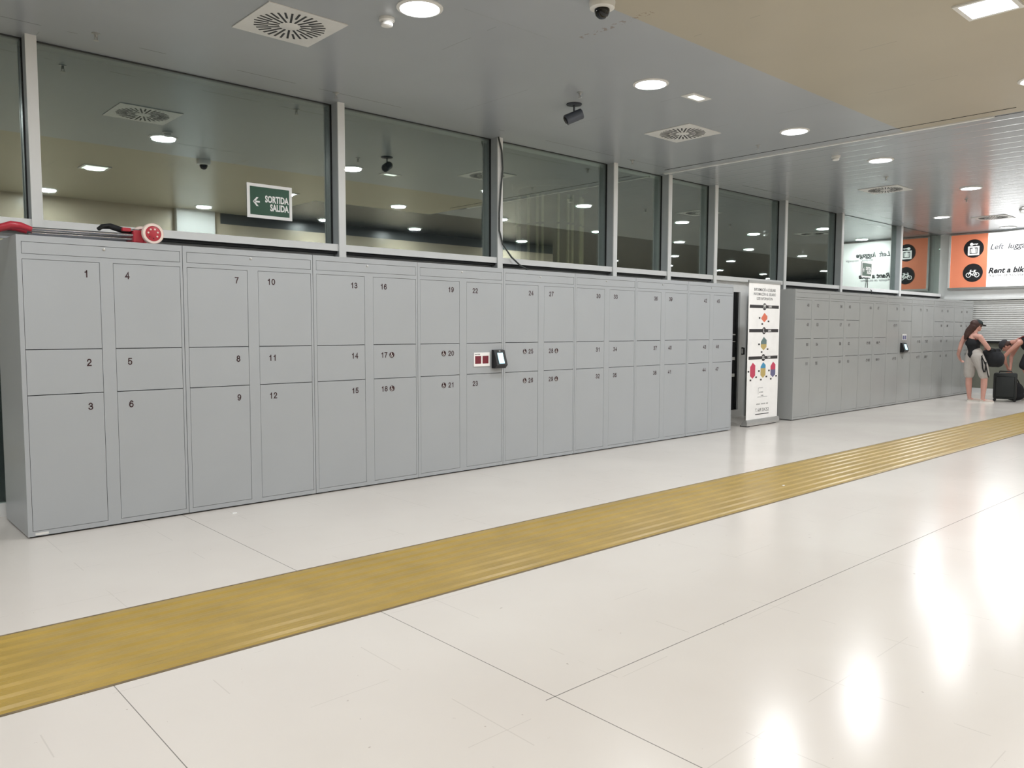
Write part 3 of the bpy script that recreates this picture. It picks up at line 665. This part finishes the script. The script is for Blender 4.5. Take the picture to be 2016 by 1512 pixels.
# ------------------------------------------------------------ folded luggage trolley on the first unit
tr = thing('luggage_trolley', 'folded red and chrome luggage trolley lying on top of the first lockers', 'luggage trolley', (0, .10, 2.05))
for i, y in enumerate((-.05, .20)):
    b = MB(); Wc = Matrix.Translation((.885, y-.0, .077)) @ Matrix.Rotation(PI/2, 4, 'X')
    b.lathe([(.056, -.018), (.072, -.018), (.077, -.010), (.077, .010), (.072, .018), (.056, .018), (.056, -.018)], 'cream', 36, Wc); wh = b.build('wheel', tr, smooth=True)
    b = MB(); b.lathe([(0, -.010), (.057, -.010), (.057, .012), (.05, .016), (.02, .012), (0, .020)], 'red', 30, Wc)
    hub = b.build('wheel_hub', wh, smooth=True)
    b = MB()
    for k in range(5):
        a = 2*PI*k/7 - .6; b.ell((.885+.034*math.cos(a), y-.0152, .077+.034*math.sin(a)), (.007, .003, .007), 'cream')
    for k in range(2):
        a = 2*PI*(k+5)/7 - .6; b.ell((.885+.034*math.cos(a), y-.0152, .077+.034*math.sin(a)), (.006, .003, .006), 'maroon')
    b.build('hub_holes', wh)
b = MB(); b.tube([(.885, -.05, .077), (.885, .20, .077)], .007, 'steel'); b.build('axle', tr, smooth=True)
b = MB()
for y in (.0, .15): b.tube([(.10, y, .055), (.80, y, .062)], .011, 'steel', 12)
for y in (.02, .13): b.tube([(.12, y, .028), (.80, y, .035)], .010, 'steel', 12)
b.tube([(.72, .0, .098), (.86, .0, .098), (.885, .0, .085)], .008, 'steel'); b.build('frame_tubes', tr, smooth=True)
b = MB(); b.tube([(.115, .0, .048), (.05, .0, .068), (.0, .01, .072), (-.06, .03, .050), (-.09, .075, .0255), (-.06, .12, .050), (.0, .14, .072), (.05, .15, .068), (.115, .15, .048)], [.018, .024, .025, .024, .024, .024, .025, .024, .018], 'red', 14); b.build('handle', tr, smooth=True)
b = MB(); b.box(.76, .84, -.02, .17, .005, .10, 'red', bev=.012); b.box(.69, .75, -.01, .03, .085, .112, 'red', bev=.006); b.build('bracket', tr)
b = MB(); b.tube([(.54, .05, .09), (.57, .05, .112), (.62, .04, .118), (.70, .06, .10), (.78, .05, .088)], [.012, .018, .022, .022, .016], 'cloth_black', 10); b.tube([(.54, .02, .085), (.56, .0, .107), (.60, .02, .12), (.66, .05, .10), (.74, .03, .082)], .010, 'rubber'); b.build('elastic_strap', tr, smooth=True)

# ------------------------------------------------------------ people
def flesh(name, chains, ells, m, parent, voxel=.011, smooth=4, loc=(0, 0, 0)):
    """one continuous skin: overlapping tapered limbs and ellipsoids fused by a voxel remesh"""
    b = MB()
    for ch in chains:
        pts = [Vector(c[:3]) for c in ch]; rs = [c[3] for c in ch]
        for i in range(len(pts)-1): b.tube([pts[i], pts[i+1]], [rs[i], rs[i+1]], m, 14)
        for p, r in zip(pts, rs): b.ell(p, (r, r, r), m, u=14, v=10)
    for e in ells:
        c, r = e[0], e[1]; mx = e[2] if len(e) > 2 else None
        b.ell(c, r, m, mx)
    o = b.build(name, parent, loc)
    r = o.modifiers.new('remesh', 'REMESH'); r.mode = 'VOXEL'; r.voxel_size = voxel; r.use_smooth_shade = True
    sm = o.modifiers.new('smooth', 'SMOOTH'); sm.iterations = smooth; sm.factor = .5
    return o
def hand(base, d, pn, s=1, curl=.5):
    """palm and five fingers as chains; d points along the hand, pn away from the back of the hand"""
    base = Vector(base); d = Vector(d).normalized(); pn = Vector(pn).normalized(); side = d.cross(pn).normalized(); pn = side.cross(d)
    ch = [[tuple(base)+(.024*s,), tuple(base+d*.05*s)+(.026*s,)]]
    for k, L in zip((-1.5, -.5, .5, 1.5), (.062, .075, .078, .068)):
        p0 = base + side*(k*.018*s) + d*.05*s; p1 = base + side*(k*.020*s) + d*.082*s
        p2 = p1 + (d*math.cos(curl)+pn*math.sin(curl))*L*.5*s; p3 = p2 + (d*math.cos(curl*2)+pn*math.sin(curl*2))*L*.45*s
        ch.append([tuple(p0)+(.0105*s,), tuple(p1)+(.0095*s,), tuple(p2)+(.0085*s,), tuple(p3)+(.007*s,)])
    t0 = base + side*.02*s + d*.012*s; t1 = t0 + (side*.7+d*.6+pn*.3).normalized()*.035*s; t2 = t1 + (side*.2+d*.9+pn*.4).normalized()*.032*s
    ch.append([tuple(t0)+(.013*s,), tuple(t1)+(.0105*s,), tuple(t2)+(.008*s,)])
    return ch
def shoe(parent, hx, hy, ang, z=0, L=.25, m='shoe'):
    mx = Matrix.Translation((hx, hy, z)) @ Matrix.Rotation(ang, 4, 'Z')
    b = MB(); pr = [(-.035, -.03), (-.04, 0), (-.035, .03), (.05, .034), (.13, .043), (.19, .036), (.212, .008), (.20, -.022), (.13, -.040), (.05, -.032)]
    b.prism([(x*L/.25, y) for x, y in pr], 'z', 0, .022, 'sole', mx); so = b
    so.build('shoe_sole', parent)
    b = MB(); b.ell((.10*L/.25, 0, .030), (.105*L/.25, .036, .034), m, u=18); b.ell((.01, 0, .045), (.045, .034, .045), m)
    for v in b.bm.verts:
        if v.co.z < .018: v.co.z = .018
    bmesh.ops.transform(b.bm, matrix=mx, verts=b.bm.verts[:]); b.build('shoe', parent, smooth=True)

# person 1: standing, back to the viewer, facing the shutter
p1 = thing('person', 'standing person in black tank top, pale shorts and dark cap holding a backpack', 'person', (16.12, -.86, 0), math.radians(-73))
FX, FY = .78, .62      # facing direction in the local frame (x to the right in the photo, y away)
legs = [[(-.15, .08, .90, .078), (-.175, .10, .50, .060), (-.175, .08, .34, .058), (-.155, .10, .09, .036), (-.15, .10, .06, .036)],
        [(-.04, -.04, .90, .078), (.085, -.06, .50, .060), (.085, -.07, .34, .058), (.075, -.08, .09, .036), (.07, -.08, .06, .036)]]
feet = [[(-.155, .10, .045, .033), (-.08, .13, .035, .030), (-.02, .15, .03, .024)], [(.07, -.08, .045, .033), (.16, -.08, .035, .030), (.23, -.08, .03, .024)]]
torso = [[(-.10, .02, .90, .095), (-.11, .02, 1.02, .094), (-.13, .0, 1.16, .112), (-.135, .0, 1.27, .085)],
         [(-.26, .13, 1.27, .055), (-.14, 0, 1.31, .06), (-.02, -.12, 1.28, .055)], [(-.13, .0, 1.28, .055), (-.10, .02, 1.42, .048)]]
arms = [[(-.02, -.13, 1.28, .052), (.06, -.12, 1.17, .044), (.135, -.08, 1.06, .040), (.14, .04, 1.05, .034), (.12, .16, 1.06, .026)],
        [(-.28, .14, 1.27, .050), (-.33, .12, 1.15, .042), (-.355, .10, 1.04, .038), (-.38, .16, .94, .032), (-.36, .24, .86, .026)]]
ch = legs+feet+torso+arms + hand((.12, .16, 1.06), (-.1, .9, -.2), (-.6, 0, -.8)) + hand((-.36, .24, .86), (.3, .6, -.7), (.8, 0, .2))
hd = (-.075, .03, 1.505)
rotz = Matrix.Rotation(math.atan2(FY, FX), 4, 'Z') @ Matrix.Rotation(.25, 4, 'Y')
def hp(x, y, z):      # head frame: x forward
    v = rotz @ Vector((x, y, z)); return (hd[0]+v.x, hd[1]+v.y, hd[2]+v.z)
el = [(hd, (.092, .074, .105), rotz), (hp(.055, 0, -.06), (.045, .042, .045), rotz), (hp(.097, 0, -.015), (.016, .011, .020), rotz), (hp(.0, .076, -.01), (.016, .010, .028), rotz), (hp(.0, -.076, -.01), (.016, .010, .028), rotz), (hp(.084, 0, -.055), (.012, .024, .008), rotz)]
body = flesh('body', ch, el, 'skin2', p1, voxel=.0085, smooth=3)
for sy in (-1, 1):
    b = MB(); b.ell(hp(.083, sy*.03, .012), (.008, .012, .007), 'paper', rotz); b.ell(hp(.089, sy*.03, .012), (.004, .005, .005), 'rubber', rotz); b.build('eye', p1, smooth=True)
flesh('tank_top', [[(-.10, .02, .95, .122), (-.11, .02, 1.03, .106), (-.13, .0, 1.16, .120), (-.135, .01, 1.20, .112)], [(-.19, .06, 1.16, .08), (-.08, -.05, 1.16, .08)]], [], 'cloth_black', p1, voxel=.01)
for a_, b_ in (((-.21, .08, 1.22), (-.17, .06, 1.36)), ((-.09, -.05, 1.22), (-.06, -.06, 1.345))):
    b = MB(); b.tube([(a_[0], a_[1]-.05, a_[2]), ((a_[0]+b_[0])/2, (a_[1]+b_[1])/2-.055, (a_[2]+b_[2])/2+.01), b_], .012, 'strapred' if a_[0] > -.15 else 'cloth_black', 8); b.build('shoulder_strap', p1, smooth=True)
flesh('shorts', [[(-.14, .06, .97, .105), (-.06, -.02, .97, .105)], [(-.14, .08, .90, .118), (-.168, .10, .70, .110), (-.176, .10, .55, .100)], [(-.05, -.03, .90, .118), (.04, -.05, .70, .110), (.078, -.06, .55, .098)]], [], 'shorts', p1, voxel=.01)
b = MB()
b.tube([(.02, -.185, .92), (.10, -.18, .74), (.155, -.165, .50)], .012, 'rubber', 6); b.build('side_stripe', p1, smooth=True)
flesh('hair', [[hp(-.03, 0, .03)+(.088,), hp(-.07, 0, -.03)+(.075,), (-.20, .0, 1.40, .075), (-.235, -.01, 1.33, .062), (-.26, -.01, 1.26, .035)], [hp(0, 0, .02)+(.088,), hp(-.06, 0, .02)+(.085,)]], [], 'hair', p1, voxel=.009, smooth=2)
b = MB(); b.ell(hp(-.005, 0, .045), (.104, .090, .078), 'cap_fabric', rotz, 24, 16)
inv = rotz.inverted().to_3x3()
for v in b.bm.verts:
    q_ = inv @ (v.co-Vector(hd))
    if q_.z < .035:
        q_.z = .035; v.co = (rotz.to_3x3() @ q_) + Vector(hd)
b.prism([(.08, -.075), (.13, -.07), (.165, -.04), (.175, 0), (.165, .04), (.13, .07), (.08, .075)], 'z', .034, .042, 'cap_fabric', Matrix.Translation(hd) @ rotz)
b.build('cap', p1, smooth=True)
shoe(p1, -.155, .10, .35); shoe(p1, .06, -.08, 0.0)
# backpack held in front of person 1
bp_ = thing('backpack', 'black backpack held in front of the standing person', 'backpack', (16.12, -.86, 0), math.radians(-73))
flesh('pack_body', [[(.12, .10, .93, .11), (.28, .12, .90, .12)], [(.14, .1, .80, .10), (.30, .1, .80, .11)], [(.16, .06, .98, .06), (.31, .10, 1.03, .035)]], [((.22, .1, .86), (.20, .14, .17)), ((.34, .04, .83), (.07, .10, .12))], 'cloth_black', bp_, voxel=.012)
b = MB(); b.tube([(.03, -.04, .98), (.03, -.17, .85), (.05, -.20, .68), (.075, -.205, .60), (.09, -.205, .60), (.10, -.20, .68), (.10, -.15, .80)], .012, 'rubber', 8); b.build('strap', bp_, smooth=True)
b = MB(); b.tube([(.16, .02, 1.0), (.18, .0, 1.06), (.24, .02, 1.05), (.26, .04, 1.0)], .010, 'rubber', 8); b.build('grab_handle', bp_, smooth=True)

# person 2: bending over the suitcase, cut by the right edge of the photo
p2 = thing('person', 'person in black bending down over a black suitcase at the right edge', 'person', (17.1, -1.5, 0), math.radians(-75.7))
legs = [[(.20, .10, .90, .10), (-.10, .10, .66, .078), (-.06, .10, .52, .058), (.0, .08, .34, .052), (.06, .08, .09, .036), (.06, .08, .05, .036)],
        [(.20, -.10, .90, .10), (-.08, -.12, .64, .078), (-.04, -.12, .50, .058), (.04, -.10, .34, .052), (.10, -.10, .09, .036), (.10, -.10, .05, .036)]]
torso = [[(.22, 0, .95, .13), (.08, 0, 1.10, .115), (-.10, 0, 1.18, .12), (-.22, 0, 1.19, .085)], [(-.22, .15, 1.17, .055), (-.24, 0, 1.20, .06), (-.22, -.15, 1.17, .055)], [(-.24, 0, 1.19, .055), (-.36, 0, 1.17, .048)]]
arms = [[(-.24, -.17, 1.16, .05), (-.36, -.19, 1.03, .042), (-.47, -.17, .89, .036), (-.45, -.12, .76, .03), (-.41, -.05, .665, .025)],
        [(-.24, .17, 1.16, .05), (-.30, .18, 1.02, .042), (-.36, .16, .88, .036), (-.36, .10, .76, .03), (-.36, .04, .665, .025)]]
ch = legs+torso+arms + hand((-.41, -.05, .665), (.25, .35, -.85), (.9, .2, .3), curl=.7) + hand((-.36, .04, .665), (-.1, -.3, -.85), (-.9, .2, .3), curl=.7)
ch += [[(.06, .08, .045, .033), (-.04, .09, .032, .03), (-.10, .09, .028, .024)], [(.10, -.10, .045, .033), (.0, -.10, .032, .03), (-.07, -.10, .028, .024)]]
hd = (-.47, .0, 1.10); rotz = Matrix.Rotation(PI, 4, 'Z') @ Matrix.Rotation(1.15, 4, 'Y')
el = [(hd, (.092, .074, .105), rotz), (hp(.055, 0, -.06), (.045, .042, .045), rotz), (hp(.097, 0, -.015), (.016, .011, .020), rotz), (hp(.0, .076, -.01), (.016, .010, .028), rotz), (hp(.0, -.076, -.01), (.016, .010, .028), rotz), (hp(.084, 0, -.055), (.012, .024, .008), rotz)]
flesh('body', ch, el, 'skin', p2, voxel=.0085, smooth=3)
for sy in (-1, 1):
    b = MB(); b.ell(hp(.083, sy*.03, .012), (.008, .012, .007), 'paper', rotz); b.ell(hp(.089, sy*.03, .012), (.004, .005, .005), 'rubber', rotz); b.build('eye', p2, smooth=True)
flesh('hair', [[hp(-.02, 0, .01)+(.088,), hp(-.06, 0, -.03)+(.06,)]], [], 'hair', p2, voxel=.01, smooth=2)
b = MB(); b.ell(hp(-.012, 0, .03), (.108, .094, .092), 'cap_grey', rotz, 24, 16); inv = rotz.inverted().to_3x3()
for v in b.bm.verts:
    q_ = inv @ (v.co-Vector(hd))
    if q_.z < .02:
        q_.z = .02; v.co = (rotz.to_3x3() @ q_) + Vector(hd)
b.prism([(.08, -.075), (.13, -.07), (.165, -.04), (.175, 0), (.165, .04), (.13, .07), (.08, .075)], 'z', .019, .027, 'cap_grey', Matrix.Translation(hd) @ rotz)
b.build('cap', p2, smooth=True)
flesh('tank_top', [[(.20, 0, 1.0, .137), (.08, 0, 1.10, .124), (-.08, 0, 1.175, .130), (-.13, 0, 1.19, .118)], [(-.12, 0, 1.11, .09), (-.06, 0, 1.02, .07)]], [], 'cloth_black', p2, voxel=.011)
flesh('shorts', [[(.26, .08, .96, .13), (.26, -.08, .96, .13)], [(.20, .10, .90, .125), (-.07, .10, .68, .10)], [(.20, -.10, .90, .125), (-.20+.14, -.12, .66, .10)], [(-.10, -.10, .90, .07), (-.14, -.10, .72, .085)]], [], 'cloth_black', p2, voxel=.011)
for sy in (-.07, .07):
    b = MB(); b.tube([(-.12, sy, 1.30), (-.19, sy*.95, 1.285), (-.25, sy, 1.235), (-.25, sy, 1.16)], .012, 'strapred', 8); b.build('shoulder_strap', p2, smooth=True)
shoe(p2, .06, .08, PI); shoe(p2, .10, -.10, PI)

# suitcase and the bag behind it
sc = thing('suitcase', 'upright black wheeled suitcase in front of the bending person', 'suitcase', (16.68, -1.16, 0), math.radians(-76))
b = MB(); b.box(-.20, .20, -.12, .12, .05, .57, 'case', bev=.035); b.build('shell', sc, smooth=True)
b = MB(); b.box(-.16, .16, -.145, -.115, .09, .50, 'case', bev=.02); b.build('front_pocket', sc, smooth=True)
b = MB(); b.tube([(-.11, 0, .565), (-.10, 0, .60), (.10, 0, .60), (.11, 0, .565)], .012, 'black', 8); b.build('handle', sc, smooth=True)
for xx in (-.17, .17):
    for yy in (-.08, .08):
        b = MB(); b.lathe([(0, -.012), (.026, -.012), (.026, .012), (0, .012)], 'rubber', 16, Matrix.Translation((xx, yy, .026)) @ Matrix.Rotation(PI/2, 4, 'X')); b.box(xx-.012, xx+.012, yy-.018, yy+.018, .03, .065, 'black'); b.build('wheel', sc, smooth=True)
sb = thing('shoulder_bag', 'soft black bag on the floor behind the suitcase', 'bag', (16.95, -1.13, 0), math.radians(-76))
flesh('bag_body', [], [((.12, .02, .19), (.17, .12, .19)), ((.12, .02, .10), (.18, .13, .10))], 'cloth_black', sb, voxel=.015)
b = MB(); b.tube([(.02, 0, .30), (.06, 0, .42), (.16, 0, .43), (.22, 0, .30)], .012, 'rubber', 8); b.build('handle', sb, smooth=True)
# small litter on the floor
for x, y, r, lb in [(5.5, -2.52, .012, 'tiny white paper scrap on the tactile strip near the banner reflection'), (1.35, -.20, .016, 'tiny white scrap at the foot of the second locker unit')]:
    b = MB(); b.prism([(-1.3*r, -r), (r, -.7*r), (1.5*r, r*.6), (-r*.4, r)], 'z', .0, .003, 'paper'); tag(b.build('paper_scrap', loc=(x, y, .0108 if y < -1 else .0005)), lb, 'litter')
